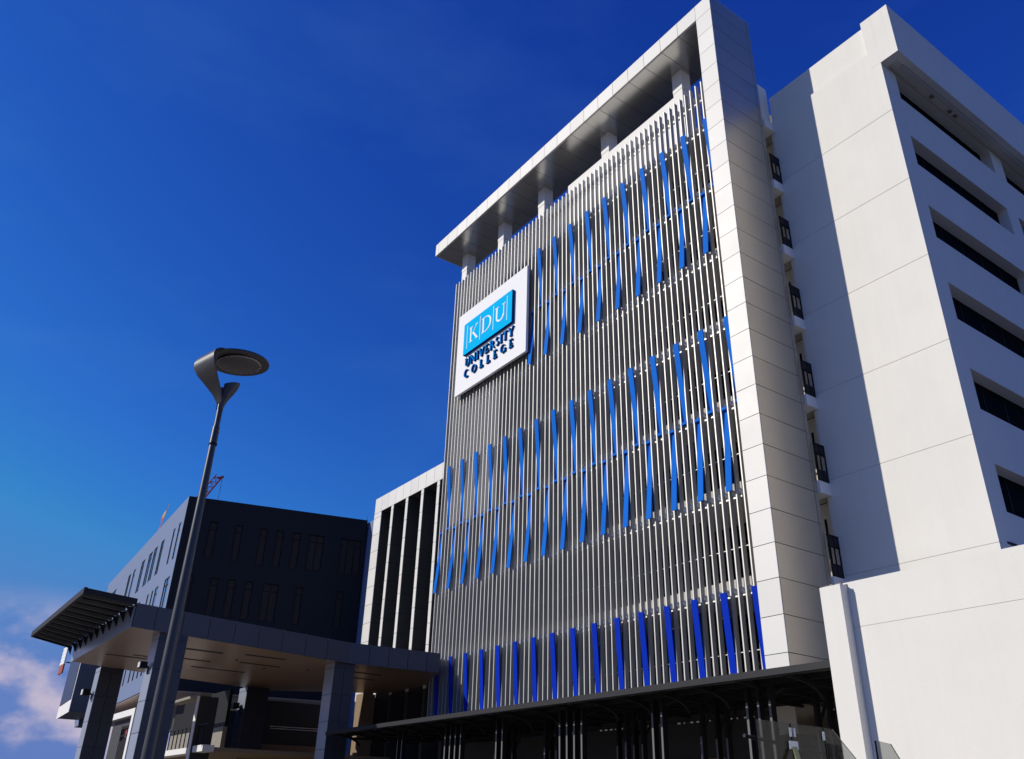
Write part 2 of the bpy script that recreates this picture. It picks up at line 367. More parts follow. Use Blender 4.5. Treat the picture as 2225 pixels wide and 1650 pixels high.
# --- blue blades
_bl = {}
def blade(i, z0, z1, y0, y1, m, cap):
    """blade between fin i and its right neighbour; leans from y0 at z0 to y1 at z1"""
    x0, x1 = FX[i] + FT + 0.004, FX[i] + FS - 0.004
    k = (z0, m)
    if k in _bl:
        src, si = _bl[k]; o = copy_to(src, main, FX[i] - FX[si], 0, 0); o.rotation_euler = (R(random.uniform(-0.25, 0.25)), 0, R(random.uniform(-1.2, 1.2)))
        for ch in list(src.children): copy_to(ch, o, FX[i] - FX[si], 0, 0)
        return
    t = 0.035
    b = MB().hexa([(x0, y0, z0), (x1, y0, z0), (x1, y0 + t, z0), (x0, y0 + t, z0)], [(x0, y1, z1), (x1, y1, z1), (x1, y1 + t, z1), (x0, y1 + t, z1)])
    o = b.build('blue_blade', m, main)
    if cap == 'bottom': box('cap', m, o, x0 - 0.002, x1 + 0.002, FY - 0.006, FY + 0.15, z0 - 0.10, z0 - 0.004)
    if cap == 'top': box('cap', m, o, x0 - 0.002, x1 + 0.002, FY - 0.006, FY + 0.15, z1 + 0.004, z1 + 0.10)
    _bl[k] = (o, i)
OUT, INN = FY - 0.16, FY + 0.10
for k in range(10):
    blade(4 * k, 21.68, 24.85, INN, OUT, 'blue_bright', 'bottom'); blade(4 * k + 2, 18.66, 21.48, OUT, INN, 'blue_bright', 'top')
for k in range(16):
    blade(4 * k, 12.52, 15.64, INN, OUT, 'blue_bright', 'bottom'); blade(4 * k + 2, 9.42, 12.32, OUT, INN, 'blue_bright', 'top')
    blade(4 * k, 3.40, 6.31, FY + 0.02, OUT, 'blue_deep', None)

# ================================================================== sign
sign = root('building_sign', (-30.8, 20.1, 19.4), 'white square sign with cyan logo block and blue letters on the louvre screen', 'sign')
bd = box('board', 'sign_white', sign, -33.90, -27.68, 20.0, 20.13, 19.36, 24.20)
box('board_back', 'post_grey', sign, -33.80, -27.78, 20.135, 20.27, 19.46, 24.10)
lb = box('logo_block', 'sign_navy', sign, -33.03, -28.68, 19.852, 19.995, 21.38, 23.25)
box('logo_face', 'sign_cyan', lb, -33.03, -28.68, 19.838, 19.849, 21.38, 23.25)
for x in (-32.69, -31.48, -30.27, -29.08): box('divider', 'sign_white', lb, x - 0.02, x + 0.02, 19.828, 19.836, 21.66, 23.07)
def arc(cx, cy, rx, ry, a0, a1, wx, wy, n=18):
    """curved stroke: ring between two ellipses (thick at the sides, thin at the top and bottom)"""
    P = []
    for k in range(n):
        q0, q1 = R(a0 + (a1 - a0) * k / n), R(a0 + (a1 - a0) * (k + 1) / n)
        o = lambda q: (cx + rx * math.cos(q), cy + ry * math.sin(q)); i_ = lambda q: (cx + (rx - wx) * math.cos(q), cy + (ry - wy) * math.sin(q))
        P.append([o(q0), o(q1), i_(q1), i_(q0)])
    return P
def rc(x0, x1, y0, y1): return [[(x0, y0), (x1, y0), (x1, y1), (x0, y1)]]
def dg(x0, y0, x1, y1, w): return [[(x0 - w / 2, y0), (x0 + w / 2, y0), (x1 + w / 2, y1), (x1 - w / 2, y1)]]
def glyphs(T_, N_, E_):                           # thick stroke, thin stroke, serif
    return {
     'K': (0.86, rc(.08, .08 + T_, E_, 1 - E_) + rc(0, .32, 0, E_) + rc(0, .32, 1 - E_, 1) + dg(.27, .45, .72, 1 - E_, N_) + dg(.76, E_, .36, .56, T_ * 1.2) + rc(.62, .90, 0, E_) + rc(.58, .84, 1 - E_, 1)),
     'D': (0.90, rc(.08, .08 + T_, E_, 1 - E_) + rc(0, .36, 0, E_) + rc(0, .36, 1 - E_, 1) + arc(.36, .5, .52, .5, -90, 90, T_ * 1.1, .055)),
     'U': (0.86, rc(.08, .08 + T_, .34, 1 - E_) + rc(0, .31, 1 - E_, 1) + rc(.70, .70 + N_, .34, 1 - E_) + rc(.60, .88, 1 - E_, 1) + arc(.4275, .35, .3475, .37, 180, 360, .12, .10)),
     'N': (0.92, rc(.08, .08 + N_, E_, 1 - E_) + rc(0, .24, 0, E_) + rc(-.02, .2, 1 - E_, 1) + dg(.76, 0, .14, 1 - E_, T_ * 1.1) + rc(.76, .76 + N_, E_, 1 - E_) + rc(.67, .92, 1 - E_, 1)),
     'I': (0.34, rc(.09, .09 + T_, E_, 1 - E_) + rc(0, .33, 0, E_) + rc(0, .33, 1 - E_, 1)),
     'V': (0.86, dg(.42, 0, .14, 1 - E_, T_ * 1.1) + dg(.44, 0.03, .74, 1 - E_, N_) + rc(0, .30, 1 - E_, 1) + rc(.62, .88, 1 - E_, 1)),
     'E': (0.68, rc(.08, .08 + T_, E_, 1 - E_) + rc(0, .60, 0, E_ * 1.3) + rc(0, .58, 1 - E_ * 1.3, 1) + rc(.2, .48, .47, .53) + rc(.55, .60, .07, .24) + rc(.53, .58, .78, .93) + rc(.45, .49, .41, .465)),
     'R': (0.82, rc(.08, .08 + T_, E_, 1 - E_) + rc(0, .32, 0, E_) + rc(0, .34, 1 - E_, 1) + arc(.32, .74, .33, .26, -90, 90, T_, .055) + rc(.23, .33, .48, .53) + dg(.74, 0, .42, .50, T_ * 1.1)),
     'S': (0.60, arc(.29, .74, .25, .26, 40, 270, T_ * .9, .07) + arc(.29, .26, .27, .27, -140, 90, T_ * .9, .07)),
     'T': (0.76, rc(.30, .30 + T_, E_, 1 - .06) + rc(.2, .55, 0, E_) + rc(.02, .73, 1 - .06, 1) + rc(.02, .06, .8, .94) + rc(.69, .73, .8, .94)),
     'Y': (0.82, rc(.33, .33 + T_, E_, .46) + rc(.23, .58, 0, E_) + dg(.41, .44, .13, 1 - E_, T_) + dg(.43, .44, .71, 1 - E_, N_) + rc(0, .28, 1 - E_, 1) + rc(.6, .84, 1 - E_, 1)),
     'C': (0.84, arc(.47, .5, .47, .5, 48, 312, T_, .06)),
     'O': (0.98, arc(.48, .5, .48, .5, 0, 360, T_, .06, 28)),
     'L': (0.66, rc(.08, .08 + T_, E_, 1 - E_) + rc(0, .60, 0, E_ * 1.3) + rc(0, .33, 1 - E_, 1) + rc(.55, .60, .07, .26)),
     'G': (0.92, arc(.47, .5, .47, .5, 48, 330, T_, .06) + rc(.73, .73 + T_, .05, .40) + rc(.60, .96, .40, .45)),
    }
GL = glyphs(0.13, 0.06, 0.045)
def letter(ch, x, z, h, wscale, y0, y1, m, parent, mside=None):
    b = MB()
    for k, poly in enumerate(GL[ch][1]):
        y = y0 - 0.0006 * (k % 7)
        b.prism([(x + px * h * wscale, y, z + py * h) for px, py in poly], (0, y1 - y, 0))
    o = b.build('letter', m if mside is None else mside, parent)
    if mside:
        f = MB()
        for k, poly in enumerate(GL[ch][1]):
            y = y0 - 0.004 - 0.0006 * (k % 7)
            f.prism([(x + px * h * wscale, y - 0.006, z + py * h) for px, py in poly], (0, 0.005, 0))
        f.build('letter_face', m, o)
    return o
for ch, x, wd in (('K', -32.47, .81), ('D', -31.32, .90), ('U', -30.12, .90)):
    letter(ch, x, 21.90, 0.89, wd / 0.89 / GL[ch][0], 19.826, 19.836, 'sign_white', lb)
GL = glyphs(0.185, 0.10, 0.065)
def line(word, x0, x1, z, h, ws, extra=0.0):
    tot = sum(GL[c][0] for c in word) * h * ws; gap = (x1 - x0 - tot) / (len(word) - 1); x = x0
    for c in word:
        letter(c, x, z, h, ws, 19.915, 19.998, 'letter_blue', sign, 'sign_navy'); x += GL[c][0] * h * ws + gap
line('UNIVERSITY', -32.92, -28.62, 20.68, 0.48, 1.08)
line('COLLEGE', -32.95, -28.64, 20.03, 0.46, 1.02)

# ================================================================== right-hand block
blk = root('side_block', (-12.5, 30, GROUND), 'plain white rendered block with recessed ribbon windows beside the louvred building', 'building')
YR, XR = 23.06, -10.29
zb = [GROUND, 3.78, 6.88, 10.0, 13.11, 16.22, 19.33, 22.43, 25.53]
box('front_backing', 'render_groove', blk, -15.2, XR - 0.014, YR + 0.012, YR + 0.139, GROUND, 25.5)
for a, b in zip(zb[:-1], zb[1:]):
    box('render_band', 'render_white', blk, -15.13, XR - 0.002, YR, YR + 0.141, a + 0.011, b - 0.011)
box('parapet', 'render_white', blk, -15.13, -10.705, YR + 0.12, YR + 0.45, 25.53, 26.99)
box('corner_parapet', 'render_white', blk, -10.70, XR - 0.004, YR - 0.004, YR + 0.6, 24.735, 27.15)
box('roof', 'render_white', blk, -15.13, -10.75, YR + 0.45, 44, 25.2, 25.6)
rows = [(4.80, 6.22), (7.90, 9.33), (11.05, 12.41), (14.15, 15.52), (17.29, 18.61), (20.40, 21.72), (23.50, 24.72)]
bays = [(23.93, 30.50), (31.40, 37.97), (38.87, 45.44)]
rects = [(a, b, c, d) for a, b in bays for c, d in rows]
wall_openings('side_wall', 'render_white', blk, (XR, 0), (0, 1), (1, 0), YR + 0.142, 46.4, GROUND, 24.73, rects, 0.44, 0.45)
for a, b in bays[:2]:
    for c, d in rows: window(blk, (XR, 0), (0, 1), (1, 0), a, b, c, d, 0.44, 'metal_black', 'glass_block', cols=5, fw_=0.05)
for c, d in rows: box('inner_wall', 'wall_dark', blk, XR - 0.9, XR - 0.6, 23.6, 46.3, c - 0.1, d + 0.1)
box('overhang_face', 'render_white', blk, -9.86, -9.61, YR - 0.003, 46.4, 24.735, 27.15)
box('overhang_end', 'render_white', blk, XR - 0.002, -9.862, YR - 0.003, YR + 0.38, 24.736, 27.148)
box('overhang_soffit', 'render_white', blk, XR - 0.44, -9.862, YR + 0.382, 46.4, 24.90, 25.05)
box('drain_pipe', 'white_paint', blk, -9.98, -9.90, 23.9, 46.2, 24.80, 24.86)
for y in (26.1, 27.35, 27.75): box('cable_tray', 'grime_shade', blk, -10.22, -10.10, y, y + 0.16, 24.84, 24.89)
MB().bar((XR - 0.01, 23.5, 6.95), (XR + 0.06, 23.85, 6.93), 0.05).build('pipe_stub', 'metal_dark', blk)

# ================================================================== podium wall on the right
pod = root('podium_wall', (-4, 15.2, GROUND), 'low white boundary wall with a square end pier, bottom right', 'wall')
YP = 15.0
box('wall_backing', 'render_groove', pod, -10.28, 9.0, YP + 0.012, YP + 0.35, GROUND, 4.3)
box('wall_band', 'render_white', pod, -10.30, 9.0, YP, YP + 0.38, 3.474, 4.345)
box('wall_band', 'render_white', pod, -10.30, 9.0, YP, YP + 0.38, GROUND, 3.466)
box('pier', 'render_white', pod, -10.21, -9.74, 14.76, YP - 0.002, GROUND, 4.28)
gr = MB()
for k in range(26):
    x = -10.2 + random.random() * 0.44; y = 14.78 + random.random() * 0.3; s_ = 0.012 + 0.02 * random.random()
    gr.box(x - s_ * 2, x + s_ * 2, y - s_, y + s_, 4.28, 4.285 + s_)
gr.build('rubble', 'grime_shade', pod, kind='stuff')
box('podium_roof', 'concrete', pod, -10.28, 9.0, YP + 0.4, 23.05, 3.6, 3.9)
box('return_wall', 'render_white', pod, -10.30, -9.95, YP + 0.385, 20.0, GROUND, 4.2)

# ================================================================== annex with deep white fins
anx = root('annex_building', (-40, 22, GROUND), 'low white annex with five deep vertical fins, left of the louvre screen', 'building')
YA = 21.45
box('beam_core', 'joint', anx, -44.88, -34.5, YA + 0.015, 22.6, 16.17, 17.08)
box('pier_core', 'joint', anx, -44.88, -44.02, YA + 0.015, 22.6, GROUND, 16.17)
xa = [-44.90 + 0.87 * k for k in range(12)] + [-34.5]
for a, b in zip(xa[:-1], xa[1:]):
    if b - a > 0.05:
        sbox('fascia_panel', 'panel_white', anx, a + G, b - G, YA, YA + 0.03, 16.16, 17.10)
        sbox('soffit_panel', 'panel_shaded', anx, a + G, b - G, YA + 0.035, 22.6, 16.15, 16.168)
za = [5.5 + 1.035 * k for k in range(11)] + [16.15]
for a, b in zip(za[:-1], za[1:]):
    if b - a < 0.1: continue
    sbox('pier_panel', 'panel_white', anx, -44.90, -44.0, YA, YA + 0.03, a + G, b - G)
    sbox('pier_panel', 'panel_shaded', anx, -44.02, -44.0, YA + 0.035, 22.6, a + G, b - G)
    for x in (-42.75, -41.02, -39.27, -37.56, -35.8):
        sbox('fin_panel', 'panel_white', anx, x, x + 0.27, YA, YA + 0.03, a + G, b - G)
        sbox('fin_panel', 'panel_shaded', anx, x + 0.25, x + 0.27, YA + 0.035, 22.6, a + G, b - G)
for x in (-42.75, -41.02, -39.27, -37.56, -35.8): box('fin_core', 'joint', anx, x + 0.005, x + 0.248, YA + 0.015, 22.6, GROUND, 16.15)
box('back_wall', 'wall_dark', anx, -44.9, -34.5, 22.605, 32, GROUND, 16.9)
box('side_return', 'wall_blue_grey', anx, -50.5, -44.91, 22.98, 26, GROUND, 16.95)

# ================================================================== blue-grey building on the left
lbd = root('blue_grey_building', (-60, 18, GROUND), 'blue-grey office building with narrow upright windows behind the entrance roof', 'building')
C0 = (-51.601, 12.166)  # building, bay, striped board and flag scaled up about the camera, values baked in
m1 = Vector((0.2589, 0.9659)); nn1 = Vector((m1.y, -m1.x)); m2 = Vector((-0.9985, 0.0539)); nn2 = Vector((-m2.y, m2.x))
if nn2.y > 0: nn2 = -nn2
up_d = [(1.485, 1.958, 1), (3.014, 3.454, 1), (4.488, 4.95, 1), (5.489, 5.94, 1), (6.501, 6.974, 1), (7.491, 8.448, 2), (9.493, 10.846, 3)]
lo_d = [(0.825, 1.188, 1), (2.156, 2.618, 1), (3.135, 3.608, 1), (4.136, 4.609, 1), (5.17, 6.116, 2), (7.139, 7.568, 1), (9.625, 10.043, 1)]
rd = [(a, b, 13.376, 15.642, c) for a, b, c in up_d] + [(a, b, 10.043, 12.298, c) for a, b, c in lo_d]
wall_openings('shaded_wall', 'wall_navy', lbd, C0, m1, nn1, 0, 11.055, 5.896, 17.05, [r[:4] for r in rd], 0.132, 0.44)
for a, b, e, f, c in rd: window(lbd, C0, m1, nn1, a, b, e, f, 0.132, 'metal_black', 'glass_brown', cols=c, transom=f - 0.462, fw_=0.044)
up_l = [(0.704, 1.32, 1), (2.2, 2.75, 1), (5.17, 6.127, 2), (7.128, 8.25, 2), (8.69, 9.9, 2), (11.165, 12.32, 2), (14.41, 15.29, 1), (16.17, 17.215, 2), (22.11, 24.64, 3)]
lo_l = [(0.682, 2.035, 2), (3.74, 4.642, 1), (5.192, 5.654, 1), (6.49, 7.04, 1), (9.24, 10.23, 2), (12.65, 13.2, 1), (15.4, 16.72, 2)]
g_l = [(1.76, 2.2, 1), (2.86, 3.3, 1), (4.07, 4.51, 1), (5.39, 5.83, 1), (6.71, 7.15, 1), (8.525, 8.91, 1), (11, 11.66, 1)]
rl_ = [(a, b, 13.354, 15.62, c) for a, b, c in up_l] + [(a, b, 10.043, 12.298, c) for a, b, c in lo_l] + [(a, b, 6.864, 8.91, c) for a, b, c in g_l]
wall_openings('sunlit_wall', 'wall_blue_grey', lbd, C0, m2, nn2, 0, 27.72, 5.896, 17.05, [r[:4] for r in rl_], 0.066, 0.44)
for a, b, e, f, c in rl_: window(lbd, C0, m2, nn2, a, b, e, f, 0.066, 'metal_black', 'glass_blue', cols=c, transom=f - 0.462, fw_=0.0495)
def pl(s, t): v = Vector(C0) + m2 * s + m1 * t; return (v.x, v.y)
MB().slab([pl(27.61, 0.55), pl(0.385, 0.33), pl(0.385, 10.89), pl(27.61, 11)], 16.555, 16.83).build('roof', 'concrete', lbd)
MB().slab([pl(27.61, 0.055), pl(0.033, 0.055), pl(0.033, 10), pl(27.61, 11)], 5.83, 5.907).build('underside', 'soffit_warm', lbd)
MB().slab([pl(27.39, 0.77), pl(0.77, 0.77), pl(0.77, 10), pl(27.39, 11)], 9.35, 9.57).build('floor_slab', 'wall_dark', lbd)
MB().slab([pl(27.39, 0.77), pl(0.77, 0.77), pl(0.77, 10), pl(27.39, 11)], 6.16, 16.5).build('interior_core', 'wall_dark', lbd)
# projecting bay at its far end
MB().slab([(-75.9, 11.77), (-69.08, 11.374), (-68.992, 13.145), (-75.79, 13.53)], 5.907, 11.66).build('bay_box', 'clad_blue', lbd)
bay = MB().hexa([(-75.955, 11.748, 5.863), (-69.036, 11.341, 5.863), (-69.036, 11.374, 5.863), (-75.955, 11.781, 5.863)], [(-75.955, 11.748, 6.71), (-69.036, 11.341, 6.71), (-69.036, 11.374, 6.71), (-75.955, 11.781, 6.71)]).build('bay_sill', 'white_paint', lbd)
MB().hexa([(-69.245, 11.341, 6.71), (-69.036, 11.33, 6.71), (-69.036, 11.374, 6.71), (-69.245, 11.385, 6.71)], [(-69.245, 11.341, 11.66), (-69.036, 11.33, 11.66), (-69.036, 11.374, 11.66), (-69.245, 11.385, 11.66)]).build('bay_frame', 'white_paint', bay)
for j, z in enumerate((5.94, 7.37, 8.8, 10.23)):
    for k in range(2):
        y0 = 11.396 + 0.88 * k
        MB().box(-69.08, -69.0415, y0 + 0.011, y0 + 0.858, z + 0.0132, z + 1.4168).build('bay_panel', 'clad_blue', bay)
MB().slab([(-75.46, 11.682), (-69.41, 11.33), (-69.41, 11.407), (-75.46, 11.759)], 6.765, 11.55).build('bay_glass', 'glass_dark', bay)
MB().slab([(-77.55, 13.42), (-75.46, 13.31), (-75.46, 14), (-77.55, 14)], 5.5, 7.7).build('service_box', 'wall_blue_grey', lbd)

# small striped board hung beyond the bay
sb = root('striped_board', (-80, 12.0, 9.6), 'small white striped board with a red lower half beside the projecting bay', 'board')
for k in range(5): box('slat', 'sign_white', sb, -81.4, -79.64, 11.825, 11.935, 10.34 + 0.286 * k, 10.593 + 0.286 * k)
box('red_panel', 'sign_red', sb, -81.4, -79.64, 11.836, 11.946, 9.625, 10.318)
MB().bar((-79.64, 11.99, 10.45), (-78.76, 13.86, 10.45), 0.088).build('arm', 'metal_dark', sb)

# ================================================================== entrance roof (porte-cochere)
pc = root('entrance_roof', (-38, 13, GROUND), 'wide flat entrance roof on square clad columns with a ribbed outer canopy', 'canopy')
ZT, ZB = 6.45, 5.63
yj = [6.62, 7.38, 8.40, 9.42, 10.45, 11.48, 12.51, 13.56, 14.60, 15.65, 16.57, 17.45, 18.33, 19.22, 19.85]
def fx(y): return -32.28 - 0.1775 * (y - 6.62) if y <= 15.65 else -33.883 + 0.115 * (y - 15.65)
front = [(fx(y), y) for y in yj]
far = [(-36.8, 21.3), (-41.3, 21.6), (-45.0, 16.6), (-44.1, 12.0), (-43.0, 8.3), (-42.5, 6.6)]
ins = lambda p: (p[0] - 0.03, p[1])
MB().slab([(x + 0.0, y) for x, y in [(-42.45, 6.65)] + [(p[0] - 0.03, max(p[1], 6.65)) for p in front] + far[:-1]], ZB + 0.02, ZT - 0.02).build('roof_slab', 'joint', pc)
MB().slab([(-42.45, 6.62)] + [ins(p) for p in front] + far[:-1], ZB, ZB + 0.018).build('soffit', 'soffit_warm', pc)
MB().slab([(-42.45, 6.62)] + [ins(p) for p in front] + far[:-1], ZT - 0.018, ZT).build('roof_top', 'concrete', pc)
for (xa_, ya_), (xb_, yb_) in zip(front[:-1], front[1:]):
    d = Vector((xb_ - xa_, yb_ - ya_)); L = d.length; d /= L; n = Vector((d.y, -d.x))
    a = Vector((xa_, ya_)) + d * G; b = Vector((xb_, yb_)) - d * G
    MB().slab([tuple(a), tuple(a + n * 0.03), tuple(b + n * 0.03), tuple(b)][::-1], ZB - 0.004, ZT + 0.004).build('fascia_panel', 'clad_blue', pc)
x = -32.35
while x > -42.3:
    sbox('front_panel', 'clad_sunlit', pc, x - 1.02, x, 6.59, 6.62, ZB - 0.004, ZT - 0.1); x -= 1.04  # paler than the side fascia: sunlight painted into the colour
# light slots and fittings in the soffit
for x0, x1, y0, y1 in [(-35.5, -35.2, 8.5, 10.9), (-35.1, -34.85, 11.7, 13.4), (-38.0, -37.75, 9.3, 11.2), (-37.2, -36.95, 12.2, 14.0), (-39.95, -39.7, 11.0, 13.4), (-40.6, -40.35, 9.2, 10.8), (-38.6, -38.4, 8.2, 9.4), (-36.0, -35.8, 16.8, 18.3), (-37.6, -37.4, 17.2, 18.8), (-39.2, -39.0, 17.0, 18.4), (-39.3, -39.05, 7.3, 9.2)]:
    box('light_slot', 'slot_dark', pc, x0, x1, y0, y1, ZB - 0.012, ZB - 0.002)
for x_, y_ in ((-36.6, 11.9), (-37.9, 13.6), (-39.4, 10.2), (-36.9, 15.2)):
    MB().tube([(x_, y_, ZB - 0.02), (x_, y_, ZB - 0.001)], 0.07, 10).build('sprinkler', 'metal_dark', pc)
# clad columns
def clad_column(xc, yc, w, ztop):
    x0, y0 = xc - w, yc                            # right/front corner at (xc, yc)
    o = MB().box(x0 + 0.02, xc - 0.02, y0 + 0.02, y0 + w - 0.02, GROUND, ztop - 0.02).build('column', 'joint', pc)
    z = ztop; first = True
    while z > GROUND:
        h = 0.2 if first else 1.04; first = False; zl = max(z - h, GROUND)
        for a, b in ((0, .5), (.5, 1)):
            sbox('column_panel', 'clad_shaded', o, xc - 0.02, xc, y0 + w * a + G, y0 + w * b - G, zl + G, z - G)
        sbox('column_panel', 'clad_sunlit', o, x0 + G, xc - 0.022, y0, y0 + 0.018, zl + G, z - G)
        z = zl
    return o
cA = clad_column(-42.90, 7.92, 1.0, ZB - 0.002); cB = clad_column(-32.60, 7.68, 1.02, ZB - 0.002)
cC = clad_column(-44.30, 15.20, 1.15, ZB - 0.002); cD = clad_column(-34.02, 15.17, 0.92, ZB - 0.002)
box('wall_pier', 'tan', pc, -43.0, -42.2, 20.6, 21.3, GROUND, ZB - 0.002)
# floodlights and a camera fixed to the columns
def floodlight(p, x, y, z, s=1.0):
    o = MB().box(x - 0.22 * s, x + 0.16 * s, y - 0.42 * s, y - 0.12 * s, z - 0.14 * s, z + 0.12 * s).build('floodlight', 'metal_black', p)
    box('lens', 'steel_light', o, x - 0.20 * s, x + 0.14 * s, y - 0.45 * s, y - 0.423 * s, z - 0.12 * s, z + 0.10 * s)
    MB().bar((x - 0.02, y - 0.12 * s, z - 0.02), (x - 0.02, y + 0.0, z - 0.10), 0.06).bar((x - 0.02, y - 0.02, z - 0.06), (x - 0.02, y - 0.02, z - 0.3), 0.04).build('bracket', 'metal_dark', o)
floodlight(cA, -43.4, 7.92, 4.55); floodlight(cB, -33.1, 7.68, 4.55, 0.8); floodlight(cC, -44.9, 15.2, 4.75); floodlight(cC, -44.7, 15.2, 2.55, 0.6)
# ribbed outer canopy on the front edge
sheet = MB().slab([(-43.75, 6.58), (-41.95, 4.80), (-31.62, 4.82), (-32.15, 6.58)], 6.50, 6.53).build('canopy_sheet', 'metal_black', pc)
MB().hexa([(-41.95, 4.70, 6.36), (-31.56, 4.72, 6.36), (-31.56, 4.82, 6.36), (-41.95, 4.80, 6.36)], [(-41.95, 4.70, 6.58), (-31.56, 4.72, 6.58), (-31.56, 4.82, 6.58), (-41.95, 4.80, 6.58)]).build('edge_beam', 'metal_dark', pc)
MB().bar((-31.6, 4.78, 6.46), (-32.1, 6.57, 6.46), 0.07, 0.2).build('edge_beam', 'metal_dark', pc)
MB().bar((-41.98, 4.78, 6.46), (-43.75, 6.57, 6.46), 0.07, 0.2).build('edge_beam', 'metal_dark', pc)
for k in range(11):
    t = (k + 0.5) / 11; xa_ = -31.6 - 10.38 * t; xb_ = -32.1 - 11.6 * t
    MB().bar((xa_, 4.83, 6.43), (xb_, 6.56, 6.43), 0.06, 0.12).build('rib', 'post_grey', pc)
    MB().prism([(xb_ - 0.02, 6.585, 5.98), (xb_ - 0.02, 6.585, 6.36), (xb_ - 0.02, 6.36, 6.36)], (0.04, 0, 0)).build('bracket', 'metal_dark', pc)

# ================================================================== mezzanine behind the entrance roof
mez = root('entrance_mezzanine', (-44, 15, GROUND), 'dim mezzanine with white slab edges and railings under the entrance roof', 'mezzanine')
YM = 12.05
box('slab_edge', 'white_paint', mez, -52.0, -41.64, YM, YM + 0.5, 2.25, 2.49)
box('slab_edge', 'white_paint', mez, -40.98, -39.58, YM + 0.001, YM + 0.5, 2.26, 2.52)
mc = box('column', 'wall_dark', mez, -41.60, -41.25, YM, YM + 0.85, GROUND, 4.62)  # white column; its shaded side is painted dark
box('column_face', 'white_paint', mc, -41.62, -41.25, YM - 0.03, YM - 0.002, GROUND, 4.62)
box('head_beam', 'grime_shade', mez, -46.0, -41.25, YM - 0.01, YM + 0.5, 4.63, 4.75)  # white beam, greyed to paint in the shade of the roof
MB().slab([(-52, YM + 0.5), (-39.6, YM + 0.5), (-38.5, 20.5), (-52, 20.5)], 2.30, 2.45).build('floor_slab', 'tan', mez)
for k in range(9):
    x = -45.4 + k * 0.63
    if -41.75 < x < -41.1: continue
    o = box('railing_post', 'metal_black', mez, x, x + 0.05, YM + 0.1, YM + 0.14, 2.49, 3.35)
box('top_rail', 'metal_black', mez, -46, -39.6, YM + 0.09, YM + 0.15, 3.35, 3.41)
box('rear_wall', 'grime_shade', mez, -52, -43.2, YM + 1.9, YM + 2.1, 2.46, 3.6)
box('rear_wall_upper', 'metal_black', mez, -52, -43.2, YM + 1.95, YM + 2.1, 3.61, 5.28)
MB().slab([(-45.5, 16.5), (-44.9, 20.9), (-46.0, 20.9), (-46.6, 16.5)], GROUND, 5.2).build('lobby_wall', 'wall_dark', mez)
MB().slab([(-45.4, 16.6), (-44.5, 20.2), (-44.6, 20.2), (-45.5, 16.6)], 2.86, 3.10).build('lobby_edge', 'tan', mez)
MB().slab([(-45.35, 16.6), (-44.45, 20.2), (-44.6, 20.2), (-45.5, 16.6)], 1.0, 2.85).build('lobby_wall', 'tan', mez)
for z in (3.95, 3.85): MB().bar((-45.2, 17.0, z), (-44.35, 20.3, z), 0.03).build('rail', 'steel_light', mez)
box('far_screen', 'wall_dark', mez, -53, -52, 14.2, 21, GROUND, 5.2)

pf = MB().box(-64.0, -57.2, 13.0, 13.3, 5.02, 5.40).box(-57.72, -57.2, 13.001, 13.299, GROUND, 5.02).build('portal_frame', 'white_paint', mez)
MB().box(-64, -61.3, 13.4, 13.6, GROUND, 5.0).box(-58.7, -57.73, 13.4, 13.6, GROUND, 5.0).box(-61.3, -58.7, 13.41, 13.59, 4.45, 5.0).box(-61.3, -58.7, 13.41, 13.59, GROUND, 3.75).build('portal_wall', 'wall_dark', pf)
for k in range(7): box('portal_bar', 'metal_black', pf, -61.2 + 0.4 * k, -61.14 + 0.4 * k, 13.35, 13.38, 2.5, 4.6)
box('portal_bar', 'metal_black', pf, -61.3, -58.7, 13.352, 13.378, 4.0, 4.05)
# ================================================================== covered walkway in front of the screen
aw = root('walkway_canopy', (-22, 16.5, GROUND), 'low dark metal walkway canopy on slim posts along the foot of the louvre screen', 'canopy')
box('gutter', 'metal_dark', aw, -33.7, -10.32, 14.98, 15.14, 2.79, 2.93)
box('roof_cover', 'metal_dark', aw, -33.7, -10.32, 15.15, 19.2, 2.956, 2.972)
box('gutter_lip', 'metal_dark', aw, -33.7, -10.32, 14.965, 14.978, 2.80, 2.83)
rx = [-33.6 + 1.29 * k for k in range(19)]
py = [15.16, 15.95, 16.75, 17.55, 18.35, 19.15]
for k in range(18):
    for a, b in zip(py[:-1], py[1:]):
        sbox('roof_panel', 'roof_sheet', aw, rx[k] + 0.04, rx[k + 1] - 0.04, a + 0.03, b - 0.03, 2.93, 2.95)
for y in py[1:]: box('purlin', 'metal_black', aw, -33.7, -10.32, y - 0.035, y + 0.035, 2.80, 2.925)
for x in rx:
    b = MB(); pts = [(15.15, 2.86), (15.6, 2.84), (16.0, 2.78), (16.3, 2.66), (16.45, 2.5)]
    for (a, c), (e, f) in zip(pts[:-1], pts[1:]):
        b.hexa([(x - 0.04, a, c - 0.05), (x + 0.04, a, c - 0.05), (x + 0.04, a, c + 0.05), (x - 0.04, a, c + 0.05)], [(x - 0.04, e, f - 0.05), (x + 0.04, e, f - 0.05), (x + 0.04, e, f + 0.05), (x - 0.04, e, f + 0.05)])
    b.box(x - 0.041, x + 0.041, 16.2, 19.2, 2.72, 2.79)
    b.build('rafter', 'metal_black', aw)
def post(x, y, top):
    o = box('post', 'metal_black', aw, x, x + 0.075, y, y + 0.16, GROUND, 2.80)
    box('post_face', 'post_grey', o, x + 0.008, x + 0.067, y - 0.006, y - 0.001, GROUND, top)
    MB().bar((x + 0.035, y + 0.1, top + 0.12), (x + 0.035, y + 0.55, 2.78), 0.05).build('strut', 'metal_dark', o)
